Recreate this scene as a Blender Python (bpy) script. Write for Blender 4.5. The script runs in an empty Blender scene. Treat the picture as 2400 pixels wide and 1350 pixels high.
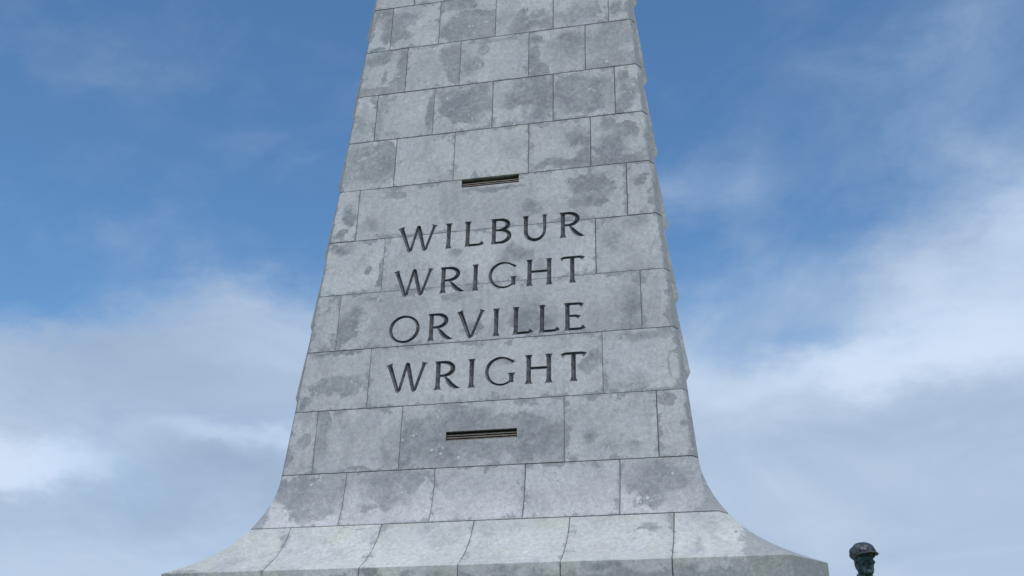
import bpy, bmesh, math, random
import numpy as np
from mathutils import Vector, Matrix
random.seed(7)
scn = bpy.context.scene
COL = scn.collection

# ------------------------------------------------------------------ camera
EYE = 1.6
cam_d = bpy.data.cameras.new('camera'); cam = bpy.data.objects.new('camera', cam_d); COL.objects.link(cam)
cam_d.sensor_width = 36.0; cam_d.lens = 2530.26 / 2400 * 36.0
cam_d.clip_start = 0.1; cam_d.clip_end = 20000
fw = Vector((-0.19938893, 0.89793881, 0.39236457)); rt = Vector((0.97656783, 0.2151758, 0.00382837)); up = rt.cross(fw)
cam.matrix_world = Matrix(((rt.x, up.x, -fw.x, 3.61041), (rt.y, up.y, -fw.y, -14.22891), (rt.z, up.z, -fw.z, EYE), (0, 0, 0, 1)))
scn.camera = cam
scn.view_settings.view_transform = 'Standard'; scn.view_settings.look = 'None'
scn.view_settings.exposure = 0.32; scn.view_settings.gamma = 1.0; scn.view_settings.use_curve_mapping = False

# ------------------------------------------------------------------ sun
SUN_EL, SUN_AZ = 59.0, 163.0          # azimuth clockwise from +Y
sd = Vector((math.sin(math.radians(SUN_AZ)) * math.cos(math.radians(SUN_EL)), math.cos(math.radians(SUN_AZ)) * math.cos(math.radians(SUN_EL)), math.sin(math.radians(SUN_EL))))
sun_d = bpy.data.lights.new('sun', 'SUN'); sun = bpy.data.objects.new('sun', sun_d); COL.objects.link(sun)
sun_d.energy = 2.0; sun_d.angle = math.radians(25); sun_d.color = (1.0, 0.965, 0.915)
sun.rotation_euler = sd.to_track_quat('Z', 'Y').to_euler()

# ------------------------------------------------------------------ node helper
class NT:
    def __init__(s, tree): s.t = tree; s.n = tree.nodes; s.l = tree.links
    def _set(s, sock, v):
        if isinstance(v, bpy.types.NodeSocket): s.l.new(v, sock)
        elif v is not None: sock.default_value = v
    def math(s, op, a, b=None, c=None, clamp=False):
        n = s.n.new('ShaderNodeMath'); n.operation = op; n.use_clamp = clamp
        for i, v in enumerate((a, b, c)): s._set(n.inputs[i], v)
        return n.outputs[0]
    def vmath(s, op, a, b=None, scale=None):
        n = s.n.new('ShaderNodeVectorMath'); n.operation = op
        s._set(n.inputs[0], a); s._set(n.inputs[1], b)
        if scale is not None: s._set(n.inputs['Scale'], scale)
        return n.outputs['Value'] if op in ('LENGTH', 'DOT_PRODUCT', 'DISTANCE') else n.outputs[0]
    def noise(s, vec, scale, detail=3, rough=0.55, dist=0.0, color=False):
        n = s.n.new('ShaderNodeTexNoise'); s._set(n.inputs['Vector'], vec)
        n.inputs['Scale'].default_value = scale; n.inputs['Detail'].default_value = detail
        n.inputs['Roughness'].default_value = rough; n.inputs['Distortion'].default_value = dist
        return n.outputs['Color'] if color else n.outputs['Fac']
    def voro(s, vec, scale, feature='F1'):
        n = s.n.new('ShaderNodeTexVoronoi'); n.feature = feature; s._set(n.inputs['Vector'], vec); n.inputs['Scale'].default_value = scale
        return n.outputs['Distance'], n.outputs['Color']
    def sm(s, v, lo, hi, a=0.0, b=1.0):
        n = s.n.new('ShaderNodeMapRange'); n.interpolation_type = 'SMOOTHSTEP'
        s._set(n.inputs[0], v); s._set(n.inputs[1], lo); s._set(n.inputs[2], hi); s._set(n.inputs[3], a); s._set(n.inputs[4], b)
        return n.outputs[0]
    def mix(s, f, a, b, mode='MIX'):
        n = s.n.new('ShaderNodeMix'); n.data_type = 'RGBA'; n.blend_type = mode
        s._set(n.inputs['Factor'], f)
        s._set(n.inputs['A'] if False else n.inputs[6], a if isinstance(a, bpy.types.NodeSocket) else (*a, 1))
        s._set(n.inputs[7], b if isinstance(b, bpy.types.NodeSocket) else (*b, 1))
        return n.outputs[2]
    def xyz(s, x, y, z):
        n = s.n.new('ShaderNodeCombineXYZ')
        for i, v in enumerate((x, y, z)): s._set(n.inputs[i], v)
        return n.outputs[0]
    def sep(s, v):
        n = s.n.new('ShaderNodeSeparateXYZ'); s._set(n.inputs[0], v); return n.outputs

# ------------------------------------------------------------------ world: clear sky with a bank of soft cloud
# soft cloud lobes: azimuth, elevation, half-widths (degrees), amount
COV = [(-38.3,20.4,5.4,2.2,-0.6), (-32.6,19.1,8.5,2.8,0.2), (-26.4,21.0,5.6,2.2,0.3), (15.8,23.9,6.9,4.0,0.55), (7.0,22.7,8.7,2.1,0.3), (-1.9,27.8,2.7,1.5,0.3), (2.3,26.3,1.4,3.0,0.2), (15.9,31.6,8.1,5.0,0.2), (6.3,29.6,6.7,4.2,0.1), (-39.1,23.6,3.7,2.2,0.22), (-25.8,15.7,5.2,1.3,-0.3), (4.5,20.4,3.1,1.0,-0.2), (-34.5,33.4,10.4,1.2,0.16), (-27.6,35.8,7.9,1.0,0.12)]
BRI = [(-37.6,12.4,3.3,1.1,1.1), (7.3,18.2,4.9,1.3,0.8), (13.2,20.2,4.9,2.2,0.7), (15.7,25.4,2.9,2.2,0.8), (-25.7,14.6,4.9,0.5,0.4), (-1.9,17.8,3.4,1.8,0.3), (-34.8,10.5,8.8,1.4,-0.3), (-26.8,12.7,3.5,1.1,-0.5), (11.8,15.6,5.6,2.2,-0.3), (-32.0,17.8,9.3,2.3,-0.45), (-17.3,20.2,12.0,2.7,0.1), (5.4,14.1,6.1,1.3,-0.2)]
world = bpy.data.worlds.new('World'); scn.world = world; world.use_nodes = True
W = NT(world.node_tree); W.n.clear()
out = W.n.new('ShaderNodeOutputWorld'); bg = W.n.new('ShaderNodeBackground'); W.l.new(bg.outputs[0], out.inputs[0])
sky = W.n.new('ShaderNodeTexSky'); sky.sky_type = 'NISHITA'; sky.sun_disc = False
sky.sun_elevation = math.radians(SUN_EL); sky.sun_rotation = math.radians(SUN_AZ)
sky.altitude = 0; sky.air_density = 1.0; sky.dust_density = 0.6; sky.ozone_density = 1.4
STR = 0.12
bg.inputs['Strength'].default_value = STR
gen = W.n.new('ShaderNodeTexCoord').outputs['Generated']
d = W.vmath('NORMALIZE', gen)
# cloud layer coordinates: the flat sheet overhead seen in perspective, warped by noise
dx, dy, dz = W.sep(d)
sheet = W.vmath('MULTIPLY', d, (1.0, 1.0, 1.9))              # clouds are broader than they are tall
wn = W.noise(sheet, 5.0, 7, 0.62, color=True)
wv = W.vmath('SUBTRACT', wn, (0.5, 0.5, 0.5))
d2 = W.vmath('NORMALIZE', W.vmath('ADD', d, W.vmath('SCALE', wv, scale=0.15)))
ex, ey, ez = W.sep(d2)
az = W.math('MULTIPLY', W.math('ARCTAN2', ex, ey), 57.29578)
el = W.math('MULTIPLY', W.math('ARCSINE', ez), 57.29578)
def lobes(lst, base):
    v = base
    for a, e, ra, re, s_ in lst:
        u = W.math('DIVIDE', W.math('SUBTRACT', az, a), ra * 1.15); w_ = W.math('DIVIDE', W.math('SUBTRACT', el, e), re * 1.15)
        r2 = W.math('ADD', W.math('MULTIPLY', u, u), W.math('MULTIPLY', w_, w_))
        g = W.math('EXPONENT', W.math('MULTIPLY', r2, -1.0))
        v = W.math('MULTIPLY_ADD', g, s_, v)
    return v
big = W.noise(sheet, 4.2, 8, 0.60, 0.5)
streak = W.vmath('ADD', W.vmath('SCALE', W.xyz(W.math('ADD', W.math('MULTIPLY', dx, 0.75), W.math('MULTIPLY', dz, 0.65)), dy, W.math('MULTIPLY', W.math('SUBTRACT', W.math('MULTIPLY', dz, 0.75), W.math('MULTIPLY', dx, 0.65)), 3.2)), scale=1.0), W.vmath('SCALE', wv, scale=0.25))
wisp = W.noise(streak, 3.6, 8, 0.60, 0.6)
bank = W.sm(el, 24.4, 16.5, 0.0, 0.92)                        # the bank fills the lower sky all round
cov = lobes(COV, bank)
cov = W.math('ADD', cov, W.math('MULTIPLY', W.math('SUBTRACT', big, 0.5), 0.75))
cov = W.math('ADD', cov, W.math('MULTIPLY', W.math('SUBTRACT', wisp, 0.5), 0.50))
cov = W.math('SUBTRACT', W.sm(cov, -0.08, 1.0, 0.0, 1.02), 0.02, clamp=True)
bri = lobes(BRI, W.math('MULTIPLY', W.math('SUBTRACT', W.noise(sheet, 5.5, 8, 0.60, 0.8), 0.5), 1.0))
bri = W.sm(bri, -0.85, 1.0)
ccol = W.mix(bri, (0.325, 0.437, 0.605), (0.64, 0.76, 0.93))
ccol = W.vmath('SCALE', ccol, scale=0.80 / STR)
skyc = W.mix(1.0, sky.outputs[0], (0.60, 0.86, 1.01), 'MULTIPLY')
W.l.new(W.mix(cov, skyc, ccol), bg.inputs['Color'])

# stains on the front stones: x, z, half-widths (m), strength
ST = [(0.02,9.70,0.44,0.045,0.75), (-0.30,9.62,0.10,0.20,0.6), (0.05,5.53,0.5,0.035,0.8), (-1.97,13.3,0.117,0.419,0.7), (-2.12,13.64,0.185,0.131,0.7), (-2.09,12.83,0.181,0.047,0.7), (-1.67,13.41,0.234,0.226,0.8), (-1.7,13.07,0.206,0.159,0.8), (-1.18,13.26,0.077,0.096,0.5), (-0.4,13.1,0.312,0.235,1), (-0.69,13.62,0.331,0.097,0.7), (-0.87,13.02,0.088,0.188,0.6), (0.42,13.09,0.147,0.186,0.7), (0.64,12.9,0.363,0.123,0.8), (0.75,13.12,0.218,0.186,0.5), (1.43,13.04,0.404,0.199,0.7), (2.06,13.02,0.187,0.182,0.6), (-2.1,12.62,0.193,0.119,1), (-1.62,12.5,0.076,0.278,0.9), (-1.65,12.02,0.125,0.136,1), (-2.01,11.9,0.328,0.06,0.9), (-1.9,12.24,0.076,0.214,0.5), (-0.76,12.4,0.161,0.228,1), (-0.66,12.08,0.086,0.179,0.9), (-0.67,12.65,0.124,0.123,0.7), (-0.41,12.25,0.195,0.21,0.8), (-0.2,12.52,0.086,0.137,0.8), (-0.45,12.02,0.122,0.119,0.7), (-0.01,12.71,0.612,0.055,0.6), (1.28,12.28,0.304,0.324,0.7), (0.7,12.17,0.066,0.206,1), (0.79,11.95,0.106,0.102,1), (0.71,12.58,0.12,0.121,0.6), (1.89,12.39,0.369,0.353,0.8), (1.97,12.0,0.342,0.144,0.9), (-2.26,11.18,0.174,0.145,0.7), (-2.07,11.7,0.075,0.06,0.8), (-1.93,11.48,0.125,0.5,0.7), (-1.03,11.35,0.044,0.433,0.9), (-1.7,11.02,0.147,0.072,0.6), (-1.77,11.69,0.224,0.074,0.5), (-0.4,11.44,0.407,0.288,0.9), (-0.87,11.65,0.122,0.176,0.6), (-0.53,11.71,0.411,0.102,0.7), (0.79,11.44,0.232,0.397,0.9), (0.33,11.47,0.258,0.257,0.7), (1.51,11.36,0.477,0.336,0.85), (2.2,11.34,0.156,0.361,0.7), (2.09,11.06,0.089,0.192,0.7), (-2.0,10.29,0.435,0.221,0.9), (-2.26,10.72,0.222,0.113,0.9), (-1.77,10.64,0.146,0.197,0.7), (1.41,10.5,0.267,0.241,0.6), (1.14,10.04,0.398,0.058,1), (1.49,10.09,0.11,0.105,0.9), (1.94,10.32,0.327,0.185,0.8), (2.12,10.54,0.197,0.16,0.7), (1.86,10.71,0.133,0.108,0.8), (1.93,10.01,0.325,0.067,1), (-2.27,9.47,0.112,0.156,0.8), (-2.4,9.17,0.112,0.092,0.5), (-1.53,9.77,0.36,0.141,0.5), (1.64,9.61,0.431,0.299,0.6), (0.72,9.29,0.206,0.134,0.7), (1.44,9.28,0.329,0.118,0.7), (-1.99,9.3,0.194,0.154,0.5), (-1.05,8.99,0.616,0.036,0.8), (2.38,9.64,0.149,0.178,0.5), (-2.36,8.86,0.249,0.097,0.7), (-1.89,8.44,0.094,0.176,0.6), (-1.69,8.3,0.037,0.261,0.7), (0.51,8.49,0.228,0.142,0.8), (0.83,8.29,0.15,0.168,0.6), (-0.45,8.58,0.156,0.116,0.5), (1.88,8.63,0.196,0.254,0.5), (2.25,8.82,0.293,0.114,0.5), (-2.52,7.81,0.135,0.229,0.3), (-2.17,7.45,0.159,0.167,0.9), (-1.98,7.68,0.159,0.141,0.6), (-1.71,7.88,0.264,0.099,0.6), (2.18,7.41,0.141,0.288,0.9), (0.77,7.42,0.268,0.187,0.9), (-0.46,7.83,0.204,0.069,0.7), (-0.22,7.34,0.2,0.108,0.5), (2.73,7.62,0.07,0.211,0.9), (-2.25,6.52,0.343,0.146,0.8), (-1.95,6.58,0.142,0.117,0.7), (-2.34,7.04,0.408,0.042,0.8), (-2.71,6.29,0.115,0.116,0.5), (1.57,6.64,0.155,0.196,0.5), (0.38,6.73,0.429,0.143,0.3), (2.37,6.98,0.306,0.073,1), (1.95,6.56,0.153,0.194,0.5), (2.19,6.27,0.376,0.054,0.6), (2.74,6.5,0.04,0.246,0.6), (-2.59,5.72,0.099,0.168,0.6), (-2.63,5.34,0.14,0.11,0.4), (-2.36,5.82,0.098,0.337,0.85), (-1.33,5.43,0.162,0.243,0.7), (-1.51,6.07,0.249,0.07,0.5), (-1.9,5.22,0.464,0.032,0.6), (-0.12,5.8,0.634,0.163,1), (0.79,5.53,0.383,0.237,1), (-0.55,5.45,0.397,0.187,1), (-1.07,5.47,0.121,0.216,1), (0.28,5.43,0.465,0.119,0.9), (-0.4,6.06,0.322,0.055,0.6), (1.55,5.57,0.175,0.157,0.7), (1.92,5.37,0.541,0.129,0.5), (2.61,6.03,0.123,0.069,0.9), (2.88,5.57,0.034,0.232,0.6), (-2.35,4.88,0.491,0.353,0.75), (-1.27,4.95,0.386,0.26,0.75), (-1.52,4.67,0.192,0.128,0.5), (2.56,4.85,0.473,0.23,0.8), (2.48,4.61,0.432,0.161,0.5), (2.91,3.91,0.106,0.063,0.5), (2.34,4.2,0.316,0.065,0.45), (-1.99,4.39,0.588,0.023,0.5), (-0.66,4.36,0.149,0.161,0.35)]

# ------------------------------------------------------------------ materials
def newmat(name):
    m = bpy.data.materials.new(name); m.use_nodes = True
    t = NT(m.node_tree); b = t.n['Principled BSDF']
    return m, t, b

def attr(t, name):
    n = t.n.new('ShaderNodeAttribute'); n.attribute_type = 'OBJECT'; n.attribute_name = name
    return n
NSLOT = 7
def stone_material():
    m, t, b = newmat('weathered_granite')
    oc = t.n.new('ShaderNodeTexCoord').outputs['Object']
    rnd = t.n.new('ShaderNodeObjectInfo').outputs['Random']
    off = t.xyz(t.math('MULTIPLY', rnd, 37.0), t.math('MULTIPLY', rnd, 71.0), t.math('MULTIPLY', rnd, 53.0))
    po = t.vmath('ADD', oc, off)
    w1 = t.vmath('SUBTRACT', t.noise(po, 2.6, 2, 0.5, color=True), (.5, .5, .5))
    w2 = t.vmath('SUBTRACT', t.noise(po, 11.0, 4, 0.65, color=True), (.5, .5, .5))
    pw = t.vmath('ADD', oc, t.vmath('ADD', t.vmath('SCALE', w1, scale=0.36), t.vmath('SCALE', w2, scale=0.10)))
    px, py, pz = t.sep(pw)
    sa, sb = attr(t, 'sa'), attr(t, 'sb')
    sx = t.sep(sa.outputs['Vector']); sy = t.sep(sb.outputs['Vector'])
    strengths = [sx[0], sx[1], sx[2], sa.outputs['Alpha'], sy[0], sy[1], sy[2], sb.outputs['Alpha']]
    stain = None
    for i in range(NSLOT):
        a = attr(t, 'e%d' % i); c = t.sep(a.outputs['Vector'])
        u = t.math('DIVIDE', t.math('SUBTRACT', px, c[0]), c[2]); v = t.math('DIVIDE', t.math('SUBTRACT', pz, c[1]), a.outputs['Alpha'])
        l = t.math('SQRT', t.math('ADD', t.math('MULTIPLY', u, u), t.math('MULTIPLY', v, v)))
        k = t.math('SUBTRACT', strengths[i], t.math('MULTIPLY', l, 0.52))
        stain = k if stain is None else t.math('MAXIMUM', stain, k)
    # ragged outlines: the field is broken up by noise, hard on some edges and soft on others
    tone = attr(t, 'tone').outputs['Fac']
    f1 = t.noise(po, 2.8, 6, 0.64, 0.3)
    f0 = t.noise(po, 1.5, 3, 0.5)
    field = t.math('ADD', t.math('MAXIMUM', stain, t.math('MULTIPLY_ADD', tone, 0.25, -0.28)), t.math('MULTIPLY', t.math('SUBTRACT', f1, 0.5), 1.35))
    soft = t.sm(f0, 0.37, 0.62, 0.06, 0.58)
    stain = t.sm(field, t.math('SUBTRACT', 0.12, t.math('MULTIPLY', soft, 0.5)), t.math('ADD', 0.12, soft), 0.0, 0.9)
    gp = t.n.new('ShaderNodeNewGeometry').outputs['Position']
    cloudy = t.noise(po, 7.5, 5, 0.7, 0.6)
    stain = t.math('MULTIPLY', stain, t.math('MULTIPLY', t.sm(cloudy, 0.28, 0.58, 0.6, 1.0), t.sm(t.noise(gp, 1.15, 3, 0.5), 0.36, 0.58, 0.68, 1.0)))
    # broad mottling and rain streaks that ignore the joints
    mo = t.sm(t.noise(t.vmath('MULTIPLY', gp, (1, 1, .7)), 1.7, 7, 0.68, 0.6), 0.46, 0.66, 0.0, 0.36)
    rain = t.math('MULTIPLY', t.sm(t.noise(t.vmath('MULTIPLY', gp, (6.5, 6.5, .55)), 1.0, 5, 0.62), 0.50, 0.72), t.sm(t.noise(gp, 0.9, 3), 0.42, 0.6, 0.0, 0.42))
    stain = t.math('MAXIMUM', stain, t.math('MAXIMUM', mo, rain))
    # grime that has crept out of the joints
    hs = t.sep(attr(t, 'hs').outputs['Vector']); ox, oy, oz = t.sep(oc)
    edx = t.math('SUBTRACT', hs[0], t.math('ABSOLUTE', ox)); edz = t.math('SUBTRACT', hs[1], t.math('ABSOLUTE', oz))
    ed = t.math('MINIMUM', edx, edz)
    creep = t.math('SUBTRACT', t.sm(t.noise(po, 4.0, 5, 0.7), 0.42, 0.8, 0.0, 0.22), ed)
    creep = t.sm(creep, -0.02, 0.05, 0.0, 0.7)
    stain = t.math('MAXIMUM', stain, creep)
    # base stone, slightly different from block to block
    vtone = t.math('MULTIPLY_ADD', rnd, 0.10, 0.95)
    mott = t.noise(po, 14.0, 6, 0.72)
    light = t.mix(t.sm(mott, 0.3, 0.7), (0.49, 0.485, 0.48), (0.62, 0.612, 0.60))
    light = t.mix(t.sm(f0, 0.35, 0.65, 0.0, 0.35), light, (0.41, 0.41, 0.412))
    light = t.vmath('SCALE', light, scale=vtone)
    dark = t.mix(t.sm(mott, 0.3, 0.7), (0.215, 0.222, 0.23), (0.305, 0.312, 0.32))
    col = t.mix(stain, light, dark)
    alg = t.sm(t.noise(po, 1.3, 4, 0.55), 0.54, 0.72, 0.0, 0.25)
    alg = t.math('ADD', alg, t.math('MULTIPLY', attr(t, 'algae').outputs['Fac'], t.sm(t.noise(po, 2.2, 4, .6), .3, .65, .2, 1.0)), clamp=True)
    col = t.mix(alg, col, t.mix(1.0, col, (0.97, 1.0, 0.86), 'MULTIPLY'))
    # crystals, pits and lichen dots
    sp = t.noise(oc, 95.0, 3, 0.7)
    col = t.mix(1.0, col, t.mix(t.sm(sp, 0.30, 0.72), (0.87, 0.87, 0.88), (1.09, 1.09, 1.08)), 'MULTIPLY')
    sp2 = t.noise(po, 24.0, 6, 0.78)
    col = t.mix(1.0, col, t.mix(t.sm(sp2, 0.30, 0.70), (0.88, 0.88, 0.88), (1.10, 1.10, 1.10)), 'MULTIPLY')
    vd, vc = t.voro(t.vmath('MULTIPLY', po, (1, 1, 1.5)), 11.0)
    pit = t.math('MULTIPLY', t.sm(vd, 0.17, 0.07), t.sm(t.noise(po, 5.0, 2), 0.56, 0.64))
    col = t.mix(t.math('MULTIPLY', pit, 0.6), col, (0.12, 0.12, 0.125))
    ld, lc = t.voro(t.vmath('ADD', po, t.vmath('SCALE', w2, scale=0.05)), 15.0)
    lm = t.math('MULTIPLY', t.sm(t.noise(po, 3.1, 3), 0.60, 0.67), t.sm(stain, 0.25, 0.6))
    lich = t.math('MULTIPLY', t.sm(ld, 0.36, 0.26), lm)
    col = t.mix(t.math('MULTIPLY', lich, 0.8), col, (0.60, 0.61, 0.60))
    t.l.new(col, b.inputs['Base Color'])
    b.inputs['Roughness'].default_value = 0.88; b.inputs['Specular IOR Level'].default_value = 0.25
    bp = t.n.new('ShaderNodeBump'); bp.inputs['Strength'].default_value = 0.5; bp.inputs['Distance'].default_value = 0.006
    t.l.new(t.math('ADD', t.noise(po, 55.0, 5, 0.7), t.math('MULTIPLY', t.noise(po, 9.0, 4, 0.6), 1.2)), bp.inputs['Height'])
    t.l.new(bp.outputs[0], b.inputs['Normal'])
    return m
STONE = stone_material()

def simple(name, c0, c1, scale, rough=0.85, spec=0.3, bump=0.0, metal=0.0):
    m, t, b = newmat(name); oc = t.n.new('ShaderNodeTexCoord').outputs['Object']
    n = t.noise(oc, scale, 6, 0.65, 0.3)
    t.l.new(t.mix(t.sm(n, 0.3, 0.7), c0, c1), b.inputs['Base Color'])
    b.inputs['Roughness'].default_value = rough; b.inputs['Specular IOR Level'].default_value = spec; b.inputs['Metallic'].default_value = metal
    if bump:
        bp = t.n.new('ShaderNodeBump'); bp.inputs['Strength'].default_value = 0.5; bp.inputs['Distance'].default_value = bump
        t.l.new(n, bp.inputs['Height']); t.l.new(bp.outputs[0], b.inputs['Normal'])
    return m
MORTAR = simple('old_mortar', (0.10, 0.10, 0.10), (0.22, 0.22, 0.21), 9)
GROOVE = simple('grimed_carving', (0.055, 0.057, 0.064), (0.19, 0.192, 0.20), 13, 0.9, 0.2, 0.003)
SLAT = simple('bronze_slat', (0.14, 0.115, 0.095), (0.26, 0.22, 0.18), 12, 0.55, 0.4)
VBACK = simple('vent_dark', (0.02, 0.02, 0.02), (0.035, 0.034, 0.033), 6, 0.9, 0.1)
VFRAME = simple('vent_surround', (0.34, 0.35, 0.33), (0.45, 0.46, 0.44), 14)
GRASS = simple('hill_grass', (0.055, 0.085, 0.03), (0.11, 0.13, 0.055), 0.6, 0.95, 0.1, 0.03)
PAVE = simple('pale_paving', (0.30, 0.30, 0.29), (0.42, 0.42, 0.40), 2.0)
def bronze(name, c0, c1, c2, thr):
    m, t, b = newmat(name); oc = t.n.new('ShaderNodeTexCoord').outputs['Object']
    n = t.noise(t.vmath('MULTIPLY', oc, (1, 1, .6)), 16, 6, .65, .8); n2 = t.noise(oc, 60, 4, .6)
    col = t.mix(t.sm(n, thr - .10, thr + .14), c0, c1); col = t.mix(t.sm(n2, .5, .75, 0, .45), col, c2)
    t.l.new(col, b.inputs['Base Color']); b.inputs['Roughness'].default_value = .5; b.inputs['Metallic'].default_value = .25
    bp = t.n.new('ShaderNodeBump'); bp.inputs['Strength'].default_value = .35; bp.inputs['Distance'].default_value = .004
    t.l.new(n2, bp.inputs['Height']); t.l.new(bp.outputs[0], b.inputs['Normal'])
    return m
BRZ_SKIN = bronze('patinated_bronze', (.026, .040, .044), (.085, .16, .15), (.014, .020, .024), .48)
BRZ_CAP = bronze('dark_bronze', (.034, .038, .046), (.12, .15, .155), (.022, .024, .028), .52)

# ------------------------------------------------------------------ object helpers
def link(name, me, mat, parent=None, loc=(0, 0, 0)):
    o = bpy.data.objects.new(name, me); COL.objects.link(o); o.location = loc
    if mat and not me.materials: me.materials.append(mat)
    if parent: o.parent = parent
    return o
def tag(o, label=None, cat=None, group=None, kind=None):
    if label: o['label'] = label
    if cat: o['category'] = cat
    if group: o['group'] = group
    if kind: o['kind'] = kind
    return o
def empty(name, loc=(0, 0, 0)):
    o = bpy.data.objects.new(name, None); COL.objects.link(o); o.location = loc; o.empty_display_size = 0.5; return o
def mesh(name, v, f):
    me = bpy.data.meshes.new(name); me.from_pydata([tuple(p) for p in v], [], f); me.update()
    bm = bmesh.new(); bm.from_mesh(me); bmesh.ops.recalc_face_normals(bm, faces=bm.faces); bm.to_mesh(me); bm.free()
    return me
def loft(rows, closed=True, caps=True):
    v = [p for r in rows for p in r]; n = len(rows[0]); f = []
    for i in range(len(rows) - 1):
        for j in range(n if closed else n - 1):
            k = (j + 1) % n; f.append((i*n + j, i*n + k, (i+1)*n + k, (i+1)*n + j))
    if caps: f.append(tuple(range(n - 1, -1, -1))); f.append(tuple(range((len(rows)-1)*n, len(rows)*n)))
    return v, f
def box_vf(x0, x1, y0, y1, z0, z1):
    v = [(x0,y0,z0),(x1,y0,z0),(x1,y1,z0),(x0,y1,z0),(x0,y0,z1),(x1,y0,z1),(x1,y1,z1),(x0,y1,z1)]
    return v, [(0,3,2,1),(4,5,6,7),(0,1,5,4),(1,2,6,5),(2,3,7,6),(3,0,4,7)]

# ------------------------------------------------------------------ ground
g = 3000.0
bm = bmesh.new(); N = 48; rr = [0, 8, 16, 26, 40, 60, 90, 140, 300, 900, 3000, 9000]
hz = lambda r: 0.0 if r < 26 else (-27.0 * min(1, (r - 26) / 114.0) ** 1.4)
rings = []
for r in rr:
    rings.append([bm.verts.new((r*math.cos(2*math.pi*k/N), r*math.sin(2*math.pi*k/N), hz(r) - 0.002)) for k in range(N)] if r else [bm.verts.new((0, 0, 0))])
for i in range(len(rr) - 1):
    for k in range(N):
        a, b_ = rings[i], rings[i+1]
        if i == 0: bm.faces.new((a[0], b_[k], b_[(k+1) % N]))
        else: bm.faces.new((a[k], b_[k], b_[(k+1) % N], a[(k+1) % N]))
me = bpy.data.meshes.new('ground'); bm.to_mesh(me); bm.free()
tag(link('ground', me, GRASS), kind='structure')

# ------------------------------------------------------------------ monument profile (metres, z above the grass)
ZL = {'A': 13.734, 'B': 12.777, 'C': 11.826, 'D': 10.874, 'E': 9.930, 'F': 8.982, 'G': 8.033, 'H': 7.090, 'I': 6.138, 'J': 5.182, 'K': 4.392, 'L': 3.699}
ZJ = ZL['J']; BAT = 0.08037
WZ = [(18.6, 1.90), (14.69, 2.174), (13.734, 2.241), (12.777, 2.308), (11.826, 2.375), (10.874, 2.445), (9.930, 2.516), (8.982, 2.591), (8.033, 2.668), (7.090, 2.746), (6.138, 2.829), (5.182, 2.914)]
def herm(d0, d1, v0, v1, m0, m1, d):
    h = d1 - d0; t = (d - d0) / h
    return (2*t**3 - 3*t**2 + 1)*v0 + (t**3 - 2*t**2 + t)*h*m0 + (-2*t**3 + 3*t**2)*v1 + (t**3 - t**2)*h*m1
DK, DL = ZJ - ZL['K'], ZJ - ZL['L']
def flare(d, v, m):
    d = min(max(d, 0), DL)
    return herm(0, DK, v[0], v[1], m[0], m[1], d) if d <= DK else herm(DK, DL, v[1], v[2], m[1], m[2], d)
def fy(z):
    return BAT*(z - ZJ) if z >= ZJ else flare(ZJ - z, (0, -.231, -1.02), (-.08, -.56, -1.95))
def fwid(z):
    if z >= ZJ: return float(np.interp(z, [a for a, _ in WZ][::-1], [b for _, b in WZ][::-1]))
    return flare(ZJ - z, (2.914, 3.211, 4.032), (.088, .62, 2.0))
def fc(z):
    d = ZJ - z
    if d <= 0: return Vector((.078, .145, 0))
    return Vector((flare(d, (.078, .131, .454), (0, .17, .85)), flare(d, (.145, .226, .748), (0, .25, 1.35)), 0))
DIR = Vector((-0.5, 0.8660254, 0)); NRM = Vector((0.8660254, 0.5, 0)); CHN = Vector((0.87, -0.49, 0)).normalized()
def ARR(z): return Vector((fwid(z), fy(z), z))
def END(z): return ARR(z) + fc(z)
HB = 0.09
def SLEN(z): return (END(z).x - HB) / 0.5
def SIDE(s, z): return END(z) + DIR*s
def mir(p): return Vector((-p.x, p.y, p.z))
GAP, BEV, DEP = 0.0040, 0.006, 0.30

MON = empty('monument_pylon', (0, 0, 0))
tag(MON, 'tall weathered granite pylon with carved names, flared foot and two slotted vents', 'monument')

GT = GB = GL = GR = GAP
def zrows(zt, zb):
    zt -= GT; zb += GB
    r = [(zb, BEV), (zb + BEV, 0)]
    if zb < ZL['L'] - .1:                     # foot course: vertical nosing, then the sweep
        r += [(ZL['L'] - 0.03, 0), (ZL['L'] - 0.006, 0.0), (ZL['L'] + 0.004, 0.0)]
        n = 12; r += [(ZL['L'] + (zt - BEV - ZL['L'])*k/n, 0) for k in range(1, n)]
    elif zt < ZJ + .1:
        n = 9; r += [(zb + (zt - BEV - zb)*k/n, 0) for k in range(1, n)]
    r += [(zt - BEV, 0), (zt, BEV)]
    return r
def corner_pts(z, ins, ret):
    A, E = ARR(z), END(z); u = fc(z).normalized()
    p = [A + Vector((-.016, ins, 0)), A + Vector((-.005 - ins*.5, .002 + ins, 0)), A + u*.012 - CHN*(.002 + ins),
         E - u*.02 - CHN*ins, E + DIR*.02 - NRM*(ins + .003)]
    R = SIDE(ret - GAP, z)
    p += [R - DIR*BEV - NRM*ins, R - NRM*(BEV + ins), R - NRM*DEP]
    inner = Vector((E.x - DEP*2.0, A.y + DEP*1.3, z))
    return p, inner
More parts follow.
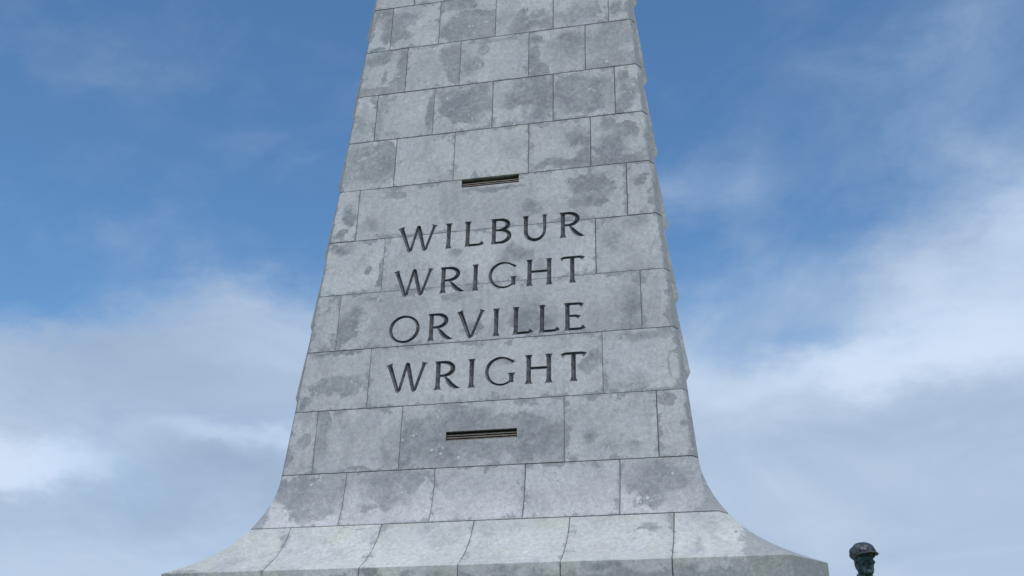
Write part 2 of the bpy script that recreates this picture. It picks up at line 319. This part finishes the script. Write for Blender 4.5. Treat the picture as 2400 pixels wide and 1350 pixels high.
def front_block(zt, zb, xl, xr, lc, rc, ret):
    rows = []
    for z, ins in zrows(zt, zb):
        y = fy(z); out = []
        if lc:
            p, inner = corner_pts(z, ins, ret); out += [mir(inner)] + [mir(q) for q in reversed(p)]
        else: out += [Vector((xl + GL, y + DEP, z)), Vector((xl + GL, y + BEV + ins, z)), Vector((xl + GL + BEV, y + ins, z))]
        if rc:
            p, inner = corner_pts(z, ins, ret); out += p + [inner]
        else: out += [Vector((xr - GR - BEV, y + ins, z)), Vector((xr - GR, y + BEV + ins, z)), Vector((xr - GR, y + DEP, z))]
        rows.append(out)
    return loft(rows)
def side_block(zt, zb, s0, s1, sgn):
    rows = []
    for z, ins in zrows(zt, zb):
        a, b_ = (s0(z) if callable(s0) else s0) + GAP, (s1(z) if callable(s1) else s1) - GAP
        out = [SIDE(a, z) - NRM*DEP, SIDE(a, z) - NRM*(BEV + ins), SIDE(a + BEV, z) - NRM*ins, SIDE(b_ - BEV, z) - NRM*ins, SIDE(b_, z) - NRM*(BEV + ins), SIDE(b_, z) - NRM*DEP]
        rows.append(out if sgn > 0 else [mir(q) for q in reversed(out)])
    return loft(rows)
def prow_block(zt, zb):
    rows = []
    for z, ins in zrows(zt, zb):
        L_ = SLEN(z); h = []
        h = [SIDE(L_ - .5 + GAP, z) - NRM*DEP, SIDE(L_ - .5 + GAP, z) - NRM*(BEV + ins), SIDE(L_ - .5 + GAP + BEV, z) - NRM*ins, SIDE(L_, z) - NRM*ins]
        rows.append(h + [mir(q) for q in reversed(h)])
    return loft(rows)
BLOCKS = []
def finish_block(v, f, org, stains, hs, tone=0.0, algae=0.0, keep=None):
    me = mesh('stone_block', [Vector(p) - org for p in v], f)
    o = link('stone_block', me, STONE, MON, org + Vector((0, random.uniform(-.0022, .0022), 0)))
    sa = [0.0]*NSLOT
    stains = sorted(stains, key=lambda s: -s[2]*s[3]*s[4])[:NSLOT]
    for i in range(NSLOT):
        if i < len(stains):
            x, z, rx, rz, s = stains[i]; o['e%d' % i] = [x - org.x, z - org.z, rx, rz]; sa[i] = s
        else: o['e%d' % i] = [90.0, 90.0, 1.0, 1.0]
    o['sa'] = sa[:4]; o['sb'] = sa[4:]; o['hs'] = [hs[0], hs[1], 0.0]; o['tone'] = tone; o['algae'] = algae
    return o
courses = [(15.64, 14.69, (-1.95, -1.0, 0, 1.0, 1.95)), (14.69, ZL['A'], (-1.5, -.575, .575, 1.5)), (ZL['A'], ZL['B'], (-1.885, -1.004, 0, 1.004, 1.95)), (ZL['B'], ZL['C'], (-1.549, -.595, .595, 1.548)),
 (ZL['C'], ZL['D'], (-2.019, -1.008, -.004, 1.01, 2.02)), (ZL['D'], ZL['E'], (-1.61, -.61, .617, 1.613)), (ZL['E'], ZL['F'], (-2.165, 2.162)), (ZL['F'], ZL['G'], (-1.664, 1.667)),
 (ZL['G'], ZL['H'], (-2.303, 2.31)), (ZL['H'], ZL['I'], (-1.73, 1.737)), (ZL['I'], ZL['J'], (-2.47, -1.176, 1.187, 2.47)), (ZL['J'], ZL['K'], (-1.936, -.636, .648, 1.942)), (ZL['K'], 3.02, (-2.61, -1.295, -.002, 1.29, 2.645))]
LEDGE = [(1.79, 3.60, .30, .08, .6), (2.1, 3.52, .2, .1, .6), (2.83, 3.60, .16, .09, .8), (3.38, 3.58, .12, .10, .85), (3.75, 3.5, .2, .1, .4), (-3.8, 3.66, .3, .04, .9), (-1.2, 3.6, .3, .1, .5), (-.3, 3.58, .25, .09, .55), (.6, 3.6, .3, .08, .5)]
FRONT = {}
for ci, (zt, zb, xs) in enumerate(courses):
    ret = 0.5 if ci % 2 else 0.95
    ed = [None] + list(xs) + [None]; zc = (zt + zb)/2
    for k in range(len(ed) - 1):
        xl, xr = ed[k], ed[k+1]; lc, rc = xl is None, xr is None
        xa = -fwid(zc) if lc else xl; xb = fwid(zc) if rc else xr
        GT, GB, GL, GR = [random.uniform(.0018, .0055) for _ in range(4)]; BEV = random.uniform(.004, .008)
        if ci in (6, 7, 8) and k == 1:
            BEV = .0035
            if ci != 8: GB = .0012
            if ci != 6: GT = .0012
        v, f = front_block(zt, zb, xl, xr, lc, rc, ret)
        GT = GB = GL = GR = GAP; BEV = .006
        if ci == 12: zc = 4.05
        org = Vector(((xa + xb)/2, fy(zc), zc))
        st = [s for s in ST + LEDGE if xa <= s[0] < xb and zb <= s[1] < zt]
        al = 0.0; tn = 0.0
        if ci == 12: al = 0.55; tn = -0.6
        if ci == 11: tn = -0.2
        if ci == 5 and k == 2: al = .3; tn = -.6
        if ci <= 2: tn = .25
        o = finish_block(v, f, org, st, ((xb - xa)/2, (zt - zb)/2) if ci < 12 else ((xb - xa)/2, .5), tn, al)
        FRONT[(ci, k)] = o
    # flanks
    mid = SLEN(zc)
    for sgn in (1, -1):
        js = [ret, ret + (mid - .5 - ret)*random.uniform(.30, .36), ret + (mid - .5 - ret)*random.uniform(.63, .70)]
        spans = [(js[0], js[1]), (js[1], js[2]), (js[2], lambda z: SLEN(z) - .5)]
        for a, b_ in spans:
            v, f = side_block(zt, zb, a, b_, sgn)
            c = sum((Vector(p) for p in v), Vector())/len(v)
            finish_block(v, f, c, [], (9, 9), .15)
    v, f = prow_block(zt, zb); c = sum((Vector(p) for p in v), Vector())/len(v)
    finish_block(v, f, c, [], (9, 9), .15)
# the shaft above the frame and its crown, the mortar core behind the blocks
def ring(z, ins):
    A, E = ARR(z), END(z); B = SIDE(SLEN(z), z)
    h = [A + Vector((-ins, ins, 0)), E - NRM*ins - Vector((.2*ins, 0, 0)), B - NRM*ins - Vector((0, ins, 0))]
    return h + [mir(q) for q in reversed(h)]
top = finish_block(*loft([ring(15.645, 0), ring(18.2, 0), ring(18.25, -.12), ring(18.45, -.12), ring(18.6, .15)]), Vector((0, 1, 17)), [], (9, 9))
top.name = 'shaft_top'; top.data.name = 'shaft_top'
cz = [3.0, 3.66, 3.75] + [3.75 + (ZJ - 3.75)*k/14 for k in range(1, 15)] + [c[0] for c in courses[::-1] if c[0] > ZJ]
core = link('mortar', mesh('mortar', *loft([ring(z, .06) for z in cz])), MORTAR, MON)
# plinth below the foot
def plinth(z0, z1, grow):
    rows = []
    for z, e in ((z0, 0), (z1 - .03, 0), (z1, .03)):
        h = []
        A = Vector((4.032 + grow*.6 - e, -1.02 - grow + e, z)); E = Vector((4.486 + grow - e, -.272 - grow*.4, z)); B = Vector((.3 + grow, 8.2 + grow - e, z))
        h = [A, E, B]; rows.append(h + [mir(q) for q in reversed(h)])
    return loft(rows)
o = finish_block(*plinth(2.1, 3.017, .35), Vector((0, 0, 2.5)), [], (9, 9), .2); o.name = 'plinth'; o.data.name = 'plinth'
v, f = plinth(-.3, 2.1, .85); tag(link('terrace', mesh('terrace', v, f), PAVE), kind='structure')

# ------------------------------------------------------------------ booleans
def cut(target, cutters, solver='EXACT'):
    objs = []
    for v, f, m in cutters:
        c = link('cutter', mesh('cutter', v, f), m); objs.append(c)
        md = target.modifiers.new('b', 'BOOLEAN'); md.operation = 'DIFFERENCE'; md.object = c; md.solver = solver
        if hasattr(md, 'material_mode'): md.material_mode = 'TRANSFER'
    bpy.context.view_layer.update()
    dg = bpy.context.evaluated_depsgraph_get()
    me = bpy.data.meshes.new_from_object(target.evaluated_get(dg))
    target.modifiers.clear(); old = target.data; target.data = me; me.name = old.name
    for c in objs: bpy.data.objects.remove(c)
    return me

# ------------------------------------------------------------------ vents
def vent(block, x0, x1, z0, z1, ztop, nslat):
    yb = fy((z0 + z1)/2)
    cut(block, [(*box_vf(x0, x1, yb - .5, yb + .6, z0, ztop), STONE)])
    cut(core, [(*box_vf(x0 - .03, x1 + .03, yb - .5, yb + .25, z0 - .03, z1 + .03), MORTAR)])
    e = .002
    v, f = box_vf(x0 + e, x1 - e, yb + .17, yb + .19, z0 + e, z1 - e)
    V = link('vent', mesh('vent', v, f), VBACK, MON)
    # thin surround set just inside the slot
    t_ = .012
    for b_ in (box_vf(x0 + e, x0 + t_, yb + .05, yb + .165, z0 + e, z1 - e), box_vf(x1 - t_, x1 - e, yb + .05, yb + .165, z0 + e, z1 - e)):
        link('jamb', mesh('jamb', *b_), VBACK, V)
    h = z1 - z0
    for k in range(nslat):
        zc = z0 + h*(k + .5)/nslat*0.74
        yf = yb + .030
        pr = [(yf, zc - .007), (yf + .003, zc + .007), (yf + .05, zc + .030), (yf + .05, zc + .018)]
        rows = [[Vector((x, y_, z_)) for y_, z_ in pr] for x in (x0 + .013, x1 - .013)]
        link('slat', mesh('slat', *loft(rows)), SLAT, V)
    return V
tag(vent(FRONT[(6, 1)], -.463, .470, 9.779, 9.905, 9.98, 3), 'upper slotted vent right under a joint')
tag(vent(FRONT[(10, 2)], -.506, .521, 5.573, 5.711, 5.711, 3), 'lower slotted vent in the darkest stained block')

# ------------------------------------------------------------------ carved letters (V-cut strokes)
H = 0.450
def sweep(pts, hws, dps, closed=False):
    """pts (x,z) wall coordinates; returns a solid with a V section cut into the wall"""
    n = len(pts); rows = []
    for i in range(n):
        if closed: a, b_ = pts[i-1], pts[(i+1) % n]
        else: a, b_ = pts[max(i-1, 0)], pts[min(i+1, n-1)]
        tx, tz = b_[0]-a[0], b_[1]-a[1]; l = math.hypot(tx, tz); nx, nz = -tz/l, tx/l
        x, z = pts[i]; hw, dp = hws[i], dps[i]
        def P(s, dy):
            q = z + nz*s; return Vector((x + nx*s, BAT*(q - ZJ) + dy, q))
        rows.append([P(-hw*1.02, -.03), P(-hw, 0), P(0, dp), P(hw, 0), P(hw*1.02, -.03)])
    if closed: return loft(rows + [rows[0]], caps=False)
    return loft(rows)
def stem(p0, p1, hw, s0=True, s1=True, ser=.058):
    L_ = math.hypot(p1[0]-p0[0], p1[1]-p0[1]); st = []
    dp = hw*1.35
    if s0: st += [(0, ser*1.1, .009), (.015, ser*.86, .018), (.034, hw*1.22, dp*.8), (.062, hw, dp)]
    else: st += [(0, hw, dp*.6), (.015, hw, dp)]
    if s1: st += [(L_ - .062, hw, dp), (L_ - .034, hw*1.22, dp*.8), (L_ - .015, ser*.86, .018), (L_, ser*1.1, .009)]
    else: st += [(L_ - .015, hw, dp), (L_, hw, dp*.6)]
    ux, uz = (p1[0]-p0[0])/L_, (p1[1]-p0[1])/L_
    return sweep([(p0[0] + ux*a, p0[1] + uz*a) for a, _, _ in st], [b_ for _, b_, _ in st], [c for _, _, c in st])
def taper(p0, p1, h0, h1, ser=0.0, dpf=1.35):
    """straight diagonal; serif at p0 only when ser > 0, pointed at p1"""
    L_ = math.hypot(p1[0]-p0[0], p1[1]-p0[1]); ux, uz = (p1[0]-p0[0])/L_, (p1[1]-p0[1])/L_
    st = [(0, ser*1.1, .009), (.015, ser*.84, .018), (.034, h0*1.2, h0*.9), (.06, h0, h0*dpf)] if ser else [(0, .004, .006), (.03, h0, h0*dpf)]
    st += [(L_ - .03, h1, h1*dpf), (L_, .004, .006)]
    return sweep([(p0[0] + ux*a, p0[1] + uz*a) for a, _, _ in st], [b_ for _, b_, _ in st], [c for _, _, c in st])
def bar(x0, x1, z, hw, flare_end=0, fs=.0):
    """thin horizontal; flare_end +1 grows upward at x1, -1 downward; fs<0 does the same at x0"""
    pts, hs, ds = [], [], []
    if fs: pts += [(x0, z + fs*.028), (x0 + .014, z + fs*.020), (x0 + .045, z)]; hs += [.036, .028, hw]; ds += [.006, .016, hw*1.35]
    else: pts += [(x0, z), (x0 + .015, z)]; hs += [hw, hw]; ds += [hw*.8, hw*1.35]
    if flare_end: pts += [(x1 - .06, z), (x1 - .02, z + flare_end*.018), (x1, z + flare_end*.034)]; hs += [hw, hw*1.6, .040]; ds += [hw*1.35, hw*1.1, .006]
    else: pts += [(x1 - .015, z), (x1, z)]; hs += [hw, hw]; ds += [hw*1.35, hw*.8]
    return sweep(pts, hs, ds)
def arc(cx, cz, rx, rz, a0, a1, n, h0, h1, hm=None, ends=(True, True)):
    hm = hm or max(h0, h1); P, hh, dd = [], [], []
    for i in range(n + 1):
        t = i/n; a = math.radians(a0 + (a1 - a0)*t)
        P.append((cx + rx*math.cos(a), cz + rz*math.sin(a))); k = math.sin(math.pi*t)**.8 if 0 < t < 1 else 0
        h = (h0 + (h1 - h0)*t)*(1 - k) + hm*k; hh.append(h); dd.append(h*1.35)
    return sweep(P, hh, dd)
TK, TN = .0340, .0225
def glyph(ch, x0, x1, z):
    T = z + H; S = []
    if ch == 'I': S = [stem(((x0+x1)/2, z), ((x0+x1)/2, T), TK)]
    elif ch == 'L': xs = x0 + .06; S = [stem((xs, z), (xs, T), TK), bar(xs, x1, z + TN, TN, +1)]
    elif ch == 'E': xs = x0 + .058; S = [stem((xs, z), (xs, T), TK), bar(xs, x1, z + TN, TN, +1), bar(xs, x1 - .025, T - TN, TN, -1), bar(xs, x1 - .075, z + H*.52, TN*.9, -1)]
    elif ch == 'T': xs = (x0+x1)/2; S = [stem((xs, z), (xs, T - TN), TK, True, False), bar(x0, x1, T - TN, TN, -1, -1)]
    elif ch == 'H': S = [stem((x0 + .055, z), (x0 + .055, T), TK), stem((x1 - .055, z), (x1 - .055, T), TK), bar(x0 + .055, x1 - .055, z + H*.53, TN)]
    elif ch == 'V': xm = (x0+x1)/2; S = [taper((x0 + .055, T), (xm, z - .01), TK*1.05, TK*.8, .056), taper((x1 - .045, T), (xm + .012, z + .002), TN*1.15, TN, .048)]
    elif ch == 'W':
        w = x1 - x0; a, m, c = x0 + w*.335, x0 + w*.52, x0 + w*.70
        S = [taper((x0 + .055, T), (a, z - .012), TK, TK*.8, .056), taper((m, T + .018), (a + .010, z), TN, TN), taper((m - .004, T + .018), (c, z - .012), TK, TK*.8), taper((x1 - .045, T), (c + .010, z), TN*1.1, TN, .048)]
    elif ch == 'O':
        n = 44; cx, cz, rx, rz = (x0+x1)/2, z + H/2, (x1-x0)/2 - .026, H/2 + .008 - .024; P, hh = [], []
        for i in range(n):
            a = 2*math.pi*i/n; P.append((cx + rx*math.cos(a), cz + rz*math.sin(a))); hh.append(.021 + .0075*math.cos(a + .35)**2)
        S = [sweep(P, hh, [h*1.35 for h in hh], True)]
    elif ch == 'U':
        xl, xr = x0 + .058, x1 - .05; rx = (xr - xl)/2; rz = .155
        P = [(xl, T), (xl, T - .012), (xl, T - .03), (xl, T - .06), (xl, z + rz + .02)]; hh = [.058, .042, TK*1.25, TK, TK]; dd = [.006, .014, TK*.9, TK*1.35, TK*1.35]
        for i in range(1, 14):
            a = math.pi + math.pi*i/14; P.append((xl + rx + rx*math.cos(a), z + rz + .014 + rz*math.sin(a))); h = TK + (TN*1.1 - TK)*i/14; hh.append(h); dd.append(h*1.35)
        h = TN*1.15; P += [(xr, z + rz + .02), (xr, T - .06), (xr, T - .03), (xr, T - .012), (xr, T)]; hh += [h, h, h*1.3, .036, .052]; dd += [h*1.35, h*1.35, h, .014, .006]
        S = [sweep(P, hh, dd)]
    elif ch in 'BR':
        xs = x0 + .06; S = [stem((xs, z), (xs, T), TK)]
        if ch == 'R':
            rb = H*.25; cx = xs + .075; rx = (x1 - x0) - .06 - .075 - .115
            S += [bowl(xs, cx, T - TN, z + H*.46 + TN*.4, rx)]
            jx, jz = cx + .02, z + H*.47
            P = []; n = 9
            b0, b1, b2, b3 = (jx, jz), (jx + (x1-jx)*.36, z + H*.20), (jx + (x1-jx)*.55, z + .012), (x1, z + .016)
            for i in range(n + 1):
                t = i/n; q = [(1-t)**3*b0[k] + 3*(1-t)**2*t*b1[k] + 3*(1-t)*t*t*b2[k] + t**3*b3[k] for k in (0, 1)]; P.append(tuple(q))
            hh = [.014, .021, TK, TK*1.05, TK*1.05, TK*1.05, TK, TK*.85, .014, .004]
            S += [sweep(P, hh, [max(h*1.1, .006) for h in hh])]
        else:
            S += [bowl(xs, xs + .08, T - TN, z + H*.54, x1 - xs - .08 - .05), bowl(xs, xs + .09, z + H*.54, z + TN, x1 - xs - .09 - .027)]
    elif ch == 'G':
        cx, cz, rx, rz = x0 + .235, z + H/2, .235 - .026, H/2 + .006 - .022; P, hh = [], []
        n = 30; a0, a1 = 48, 318
        for i in range(n + 1):
            t = i/n; a = math.radians(a0 + (a1 - a0)*t); P.append((cx + rx*math.cos(a)*(1.0 if t > .1 else 1.0), cz + rz*math.sin(a))); hh.append(.017 + .011*max(0, -math.cos(a + .25))**1.3)
        P = [(P[0][0] + .035, P[0][1] - .035), (P[0][0] + .022, P[0][1] - .012)] + P[1:]; hh = [.034, .026] + hh[1:]
        dd = [.006, .02] + [h*1.35 for h in hh[2:]]
        xg = x1 - .062
        S = [sweep(P, hh, dd), stem((xg, z + .045), (xg, z + H*.43), TK*.95, False, True, .060)]
    return S
def bowl(xs, cx, zt, zb, rx):
    P, hh = [(xs, zt), (cx - .01, zt)], [TN*.9, TN*.95]; n = 14; cz, rz = (zt + zb)/2, (zt - zb)/2
    for i in range(n + 1):
        a = math.pi/2 - math.pi*i/n; P.append((cx + rx*math.cos(a), cz + rz*math.sin(a))); hh.append(TN + (TK*1.05 - TN)*max(0, math.cos(a))**.9)
    P += [(cx - .01, zb), (xs, zb)]; hh += [TN*.95, TN*.9]
    return sweep(P, hh, [h*1.35 for h in hh])
ROWS = [(8.692, [('W', -1.463, -.812), ('I', -.684, -.568), ('L', -.380, -.072), ('B', .036, .368), ('U', .538, .938), ('R', 1.112, 1.512)]),
        (7.920, [('W', -1.482, -.832), ('R', -.734, -.328), ('I', -.228, -.110), ('G', .034, .482), ('H', .610, 1.018), ('T', 1.141, 1.483)]),
        (7.142, [('O', -1.477, -.999), ('R', -.878, -.476), ('V', -.438, .008), ('I', .114, .236), ('L', .412, .713), ('L', .802, 1.108), ('E', 1.180, 1.487)]),
        (6.356, [('W', -1.480, -.836), ('R', -.730, -.332), ('I', -.226, -.108), ('G', .034, .484), ('H', .620, 1.022), ('T', 1.152, 1.494)])]
letters = []
for z, row in ROWS:
    for ch, x0, x1 in row: letters.append((ch, x0 - .012, x1 + .012, z, glyph(ch, x0, x1, z)))
word = {0: 'WILBUR', 1: 'WRIGHT (first)', 2: 'ORVILLE', 3: 'WRIGHT (second)'}
faces_of = {i: ([], []) for i in range(len(letters))}
for ci in (6, 7, 8, 9):
    blk = FRONT[(ci, 1)]; zt, zb = courses[ci][0], courses[ci][1]
    cs = []
    for ch, x0, x1, z, S in letters:
        if z - .03 < zt and z + H + .04 > zb:
            off = blk.location
            for v, f in S: cs.append((v, f, GROOVE))
    me = cut(blk, cs)
    gi = [i for i, m in enumerate(me.materials) if m == GROOVE]
    bm = bmesh.new(); bm.from_mesh(me); bm.faces.ensure_lookup_table(); dele = []
    for fc_ in bm.faces:
        if fc_.material_index in gi:
            c = fc_.calc_center_median() + blk.location
            for i, (ch, x0, x1, z, S) in enumerate(letters):
                if x0 - .03 <= c.x <= x1 + .03 and z - .03 <= c.z <= z + H + .04:
                    V, F = faces_of[i]; n = len(V)
                    V += [vv.co + blk.location for vv in fc_.verts]; F.append(tuple(range(n, n + len(fc_.verts)))); dele.append(fc_); break
    bmesh.ops.delete(bm, geom=dele, context='FACES'); bm.to_mesh(me); bm.free()
for i, (ch, x0, x1, z, S) in enumerate(letters):
    V, F = faces_of[i]
    if not F: print('EMPTY LETTER', ch, z); continue
    c = Vector(((x0 + x1)/2, fy(z + H/2), z + H/2))
    me = bpy.data.meshes.new('carved_letter'); me.from_pydata([tuple(p - c) for p in V], [], F)
    bm = bmesh.new(); bm.from_mesh(me); bmesh.ops.remove_doubles(bm, verts=bm.verts, dist=.0002); bm.to_mesh(me); bm.free()
    o = link('carved_letter', me, GROOVE, MON, c); o['label'] = 'carved capital letter ' + ch

# ------------------------------------------------------------------ wing relief on both flanks: overlapping feathers
tips = [13.25, 11.60, 10.14, 8.83, 7.62, 6.44]
for sgn in (1, -1):
    wing = None
    for ti, zt_ in enumerate(tips):
        rows = []
        for k in range(9):
            s = .015 + 3.2*(k/8)**1.5; zz = zt_ + .30*s; fade = 1 - .75*(k/8)
            up_ = (tips[ti-1] - zt_ if ti else 1.6) - .02
            sec = [(-.03, zz - .15), (.004, zz - .13), (.078*fade + .004, zz), (.074*fade + .004, zz + .02), (.004, zz + .97*up_), (-.03, zz + .99*up_)]
            r = [SIDE(s, q) + NRM*o_ for o_, q in sec]
            rows.append(r if sgn > 0 else [mir(p) for p in r])
        v, f = loft(rows); c = sum(v, Vector())/len(v)
        me = mesh('feather', [p - c for p in v], f)
        o = link('feather' if wing else 'wing_relief', me, STONE, wing or MON, (c - wing.location) if wing else c)
        for i in range(NSLOT): o['e%d' % i] = [90., 90., 1., 1.]
        o['sa'] = [0.]*4; o['sb'] = [0.]*4; o['hs'] = [9., 9., 0.]; o['tone'] = 3.0; o['algae'] = .35
        if wing is None: wing = o

# ------------------------------------------------------------------ bronze bust
def ell(P, c, r):
    q = P - np.array(c); r = np.array(r); k0 = np.sqrt(((q/r)**2).sum(-1)); k1 = np.sqrt(((q/r**2)**2).sum(-1)) + 1e-9
    return k0*(k0 - 1)/k1
def cap_(P, a, b_, r0, r1):
    a, b_ = np.array(a), np.array(b_); ab = b_ - a; t = np.clip(((P - a)@ab)/(ab@ab), 0, 1)
    return np.sqrt(((P - a - t[..., None]*ab)**2).sum(-1)) - (r0 + (r1 - r0)*t)
def su(a, b_, k):
    h = np.clip(.5 + .5*(b_ - a)/k, 0, 1); return b_*(1 - h) + a*h - k*h*(1 - h)
def sd_(a, b_, k): return -su(-a, b_, k)
def surfnet(fn, lo, hi, h):
    lo = np.array(lo); n = np.ceil((np.array(hi) - lo)/h).astype(int) + 1
    ax = [lo[i] + np.arange(n[i])*h for i in range(3)]
    P = np.stack(np.meshgrid(*ax, indexing='ij'), -1); D = fn(P)
    s = D < 0; nc = n - 1
    cnt = np.zeros(nc); acc = np.zeros((*nc, 3))
    corners = [(i, j, k) for i in (0, 1) for j in (0, 1) for k in (0, 1)]
    sl = lambda c: tuple(slice(c[i], c[i] + nc[i]) for i in range(3))
    for a in range(8):
        for b_ in range(a + 1, 8):
            ca, cb = corners[a], corners[b_]
            if sum(abs(ca[i] - cb[i]) for i in range(3)) != 1: continue
            da, db = D[sl(ca)], D[sl(cb)]; m = (da < 0) != (db < 0)
            t = np.where(m, da/np.where(m, da - db, 1), 0)
            pt = np.array(ca) + t[..., None]*(np.array(cb) - np.array(ca)); acc += pt*m[..., None]; cnt += m
    idx = -np.ones(nc, int); act = cnt > 0; idx[act] = np.arange(act.sum())
    base = np.stack(np.meshgrid(*[np.arange(c) for c in nc], indexing='ij'), -1)
    V = lo + (base[act] + acc[act]/cnt[act][:, None])*h
    F = []
    for axx in range(3):
        o1, o2 = [(1, 2), (2, 0), (0, 1)][axx]
        a = [slice(1, nc[i]) for i in range(3)]; a[axx] = slice(0, nc[axx]); bb = list(a); bb[axx] = slice(1, nc[axx] + 1)
        sa_, sb_ = s[tuple(a)], s[tuple(bb)]; e = np.argwhere(sa_ != sb_)
        for q in e:
            p = [q[i] + (1 if i != axx else 0) for i in range(3)]; fl = sa_[tuple(q)]
            def I(d1, d2):
                w = list(p); w[o1] -= d1; w[o2] -= d2; return idx[tuple(w)]
            quad = (I(1, 1), I(0, 1), I(0, 0), I(1, 0))
            F.append(quad if fl else quad[::-1])
    return V, F
def head_sdf(P):
    X = P.copy(); X[..., 0] = np.sqrt(P[..., 0]**2 + 1e-6)
    d = ell(X, (0, .012, .165), (.080, .102, .098))                      # skull
    d = su(d, ell(X, (0, -.030, .085), (.064, .070, .085)), .03)          # face
    d = su(d, cap_(X, (.052, -.005, .055), (.016, -.078, .018), .026, .020), .025)   # jaw
    d = su(d, ell(X, (0, -.086, .018), (.022, .020, .019)), .018)         # chin
    d = su(d, ell(X, (.047, -.068, .112), (.022, .022, .018)), .02)       # cheekbone
    d = su(d, cap_(X, (0, -.096, .156), (.045, -.078, .155), .011, .010), .012)      # brow
    d = sd_(d, ell(X, (.032, -.110, .137), (.021, .022, .013)), .012)     # eye socket
    d = su(d, ell(X, (.032, -.083, .136), (.013, .012, .009)), .005)      # eye
    d = su(d, cap_(X, (0, -.098, .146), (0, -.124, .104), .009, .0125), .008)         # nose
    d = su(d, ell(X, (.012, -.108, .098), (.009, .012, .008)), .006)
    d = su(d, ell(X, (0, -.100, .076), (.024, .010, .0065)), .007)        # lips
    d = su(d, ell(X, (0, -.098, .060), (.021, .010, .0070)), .007)
    d = sd_(d, cap_(X, (0, -.114, .068), (.024, -.100, .067), .0028, .002), .003)
    d = sd_(d, ell(X, (.050, -.084, .072), (.020, .018, .030)), .02)      # hollow cheek
    d = su(d, ell(X, (.083, .012, .125), (.009, .020, .032)), .008)       # ear
    d = su(d, ell(X, (0, .075, .10), (.060, .030, .06)), .03)             # hair at the nape
    d = su(d, cap_(X, (0, .018, .06), (0, .040, -.16), .057, .066), .03)  # neck
    return d
def cap_sdf(P):
    a = np.arctan2(P[..., 0], -P[..., 1])
    lump = .0032*np.sin(5*a + 9*P[..., 2]/.1) + .0016*np.sin(11*a + 1.3) * np.clip((.27 - P[..., 2])/.06, 0, 1)
    d = ell(P, (0, .010, .214), (.112, .128, .090)) + lump
    d = su(d, ell(P, (0, .045, .20), (.104, .098, .066)) + lump*.5, .03)
    d = su(d, ell(P, (0, .004, .196), (.094, .113, .026)), .02)           # band
    d = sd_(d, ell(P, (0, -.004, .150), (.079, .100, .050)), .004)
    return d
def visor_sdf(P):
    x, y, z = P[..., 0], P[..., 1], P[..., 2]
    zc = .203 - 2.6*x**2 + .05*(y + .09) - .12*np.clip(-y - .1, 0, 1)
    t = np.abs(z - zc)*.85 - .0052
    pl = np.sqrt((x/.098)**2 + ((y + .060)/.130)**2) - 1
    ins = .092 - np.sqrt((x*1.02)**2 + (y - .01)**2)
    return np.maximum(np.maximum(t, pl*.09), ins)
def jacket_sdf(P):
    X = P.copy(); X[..., 0] = np.abs(P[..., 0])
    d = cap_(X, (0, .045, -.20), (.185, .050, -.235), .105, .080)
    d = su(d, ell(X, (0, .03, -.36), (.22, .125, .22)), .05)
    coll = np.maximum(cap_(X, (0, .022, .02), (0, .045, -.16), .070, .098), -cap_(X, (0, .018, .06), (0, .040, -.16), .060, .066))
    coll = np.maximum(coll, P[..., 2] - .012 + .16*np.clip(-P[..., 1] - .0, -.2, .2))
    d = su(d, coll, .012)
    d = sd_(d, cap_(X, (0, -.09, -.06), (0, -.13, -.30), .010, .004), .01)
    d = su(d, cap_(X, (.065, -.045, -.075), (.030, -.115, -.30), .018, .012), .012)
    return np.maximum(d, -.44 - P[..., 2])
BX, BY, BZ = 4.667, -2.842, 3.348
bust = empty('bronze_bust', (BX, BY, BZ - .158 - .44)); bust.rotation_euler = (0, 0, math.radians(21))
bust.scale = (1.08, 1.08, 1.06)
tag(bust, 'dark green bronze bust of a man in a flat cap beside the pylon', 'bust')
def smesh(name, fn, lo, hi, h, mat, parent, off=(0, 0, .44 + .158*(1/1.06 - 1) - .44*(1 - 1/1.06))):
    V, F = surfnet(fn, lo, hi, h); me = bpy.data.meshes.new(name); me.from_pydata([tuple(p) for p in V], [], [tuple(int(i) for i in q) for q in F])
    bm = bmesh.new(); bm.from_mesh(me); bmesh.ops.recalc_face_normals(bm, faces=bm.faces)
    for f_ in bm.faces: f_.smooth = True
    bm.to_mesh(me); bm.free()
    return link(name, me, mat, parent, off)
smesh('head', head_sdf, (-.11, -.15, -.17), (.11, .13, .28), .0042, BRZ_SKIN, bust)
hat = smesh('cap', cap_sdf, (-.14, -.16, .12), (.14, .19, .32), .0045, BRZ_CAP, bust)
smesh('visor', visor_sdf, (-.12, -.20, .10), (.12, .03, .24), .0034, BRZ_CAP, hat, (0, 0, 0))
smesh('jacket', jacket_sdf, (-.30, -.20, -.46), (.30, .21, .07), .0075, BRZ_SKIN, bust)
ped = empty('bust_pedestal', (BX, BY, 0)); ped.rotation_euler = (0, 0, math.radians(31))
tag(ped, 'granite pedestal carrying the bronze bust beside the pylon', 'pedestal')
zt_ = BZ - .158 - .44
def sq(z, a): return [Vector((-a, -a, z)), Vector((a, -a, z)), Vector((a, a, z)), Vector((-a, a, z))]
def pstone(name, rows):
    o = link(name, mesh(name, *loft(rows)), STONE, ped)
    for i in range(NSLOT): o['e%d' % i] = [90., 90., 1., 1.]
    o['sa'] = [0.]*4; o['sb'] = [0.]*4; o['hs'] = [9., 9., 0.]; o['tone'] = 0.1; o['algae'] = .2
pstone('base', [sq(-.1, .52), sq(.26, .52), sq(.30, .48)])
pstone('shaft', [sq(.30, .40), sq(zt_ - .22, .33)])
pstone('capstone', [sq(zt_ - .22, .36), sq(zt_ - .18, .40), sq(zt_ - .08, .40), sq(zt_ - .003, .30)])
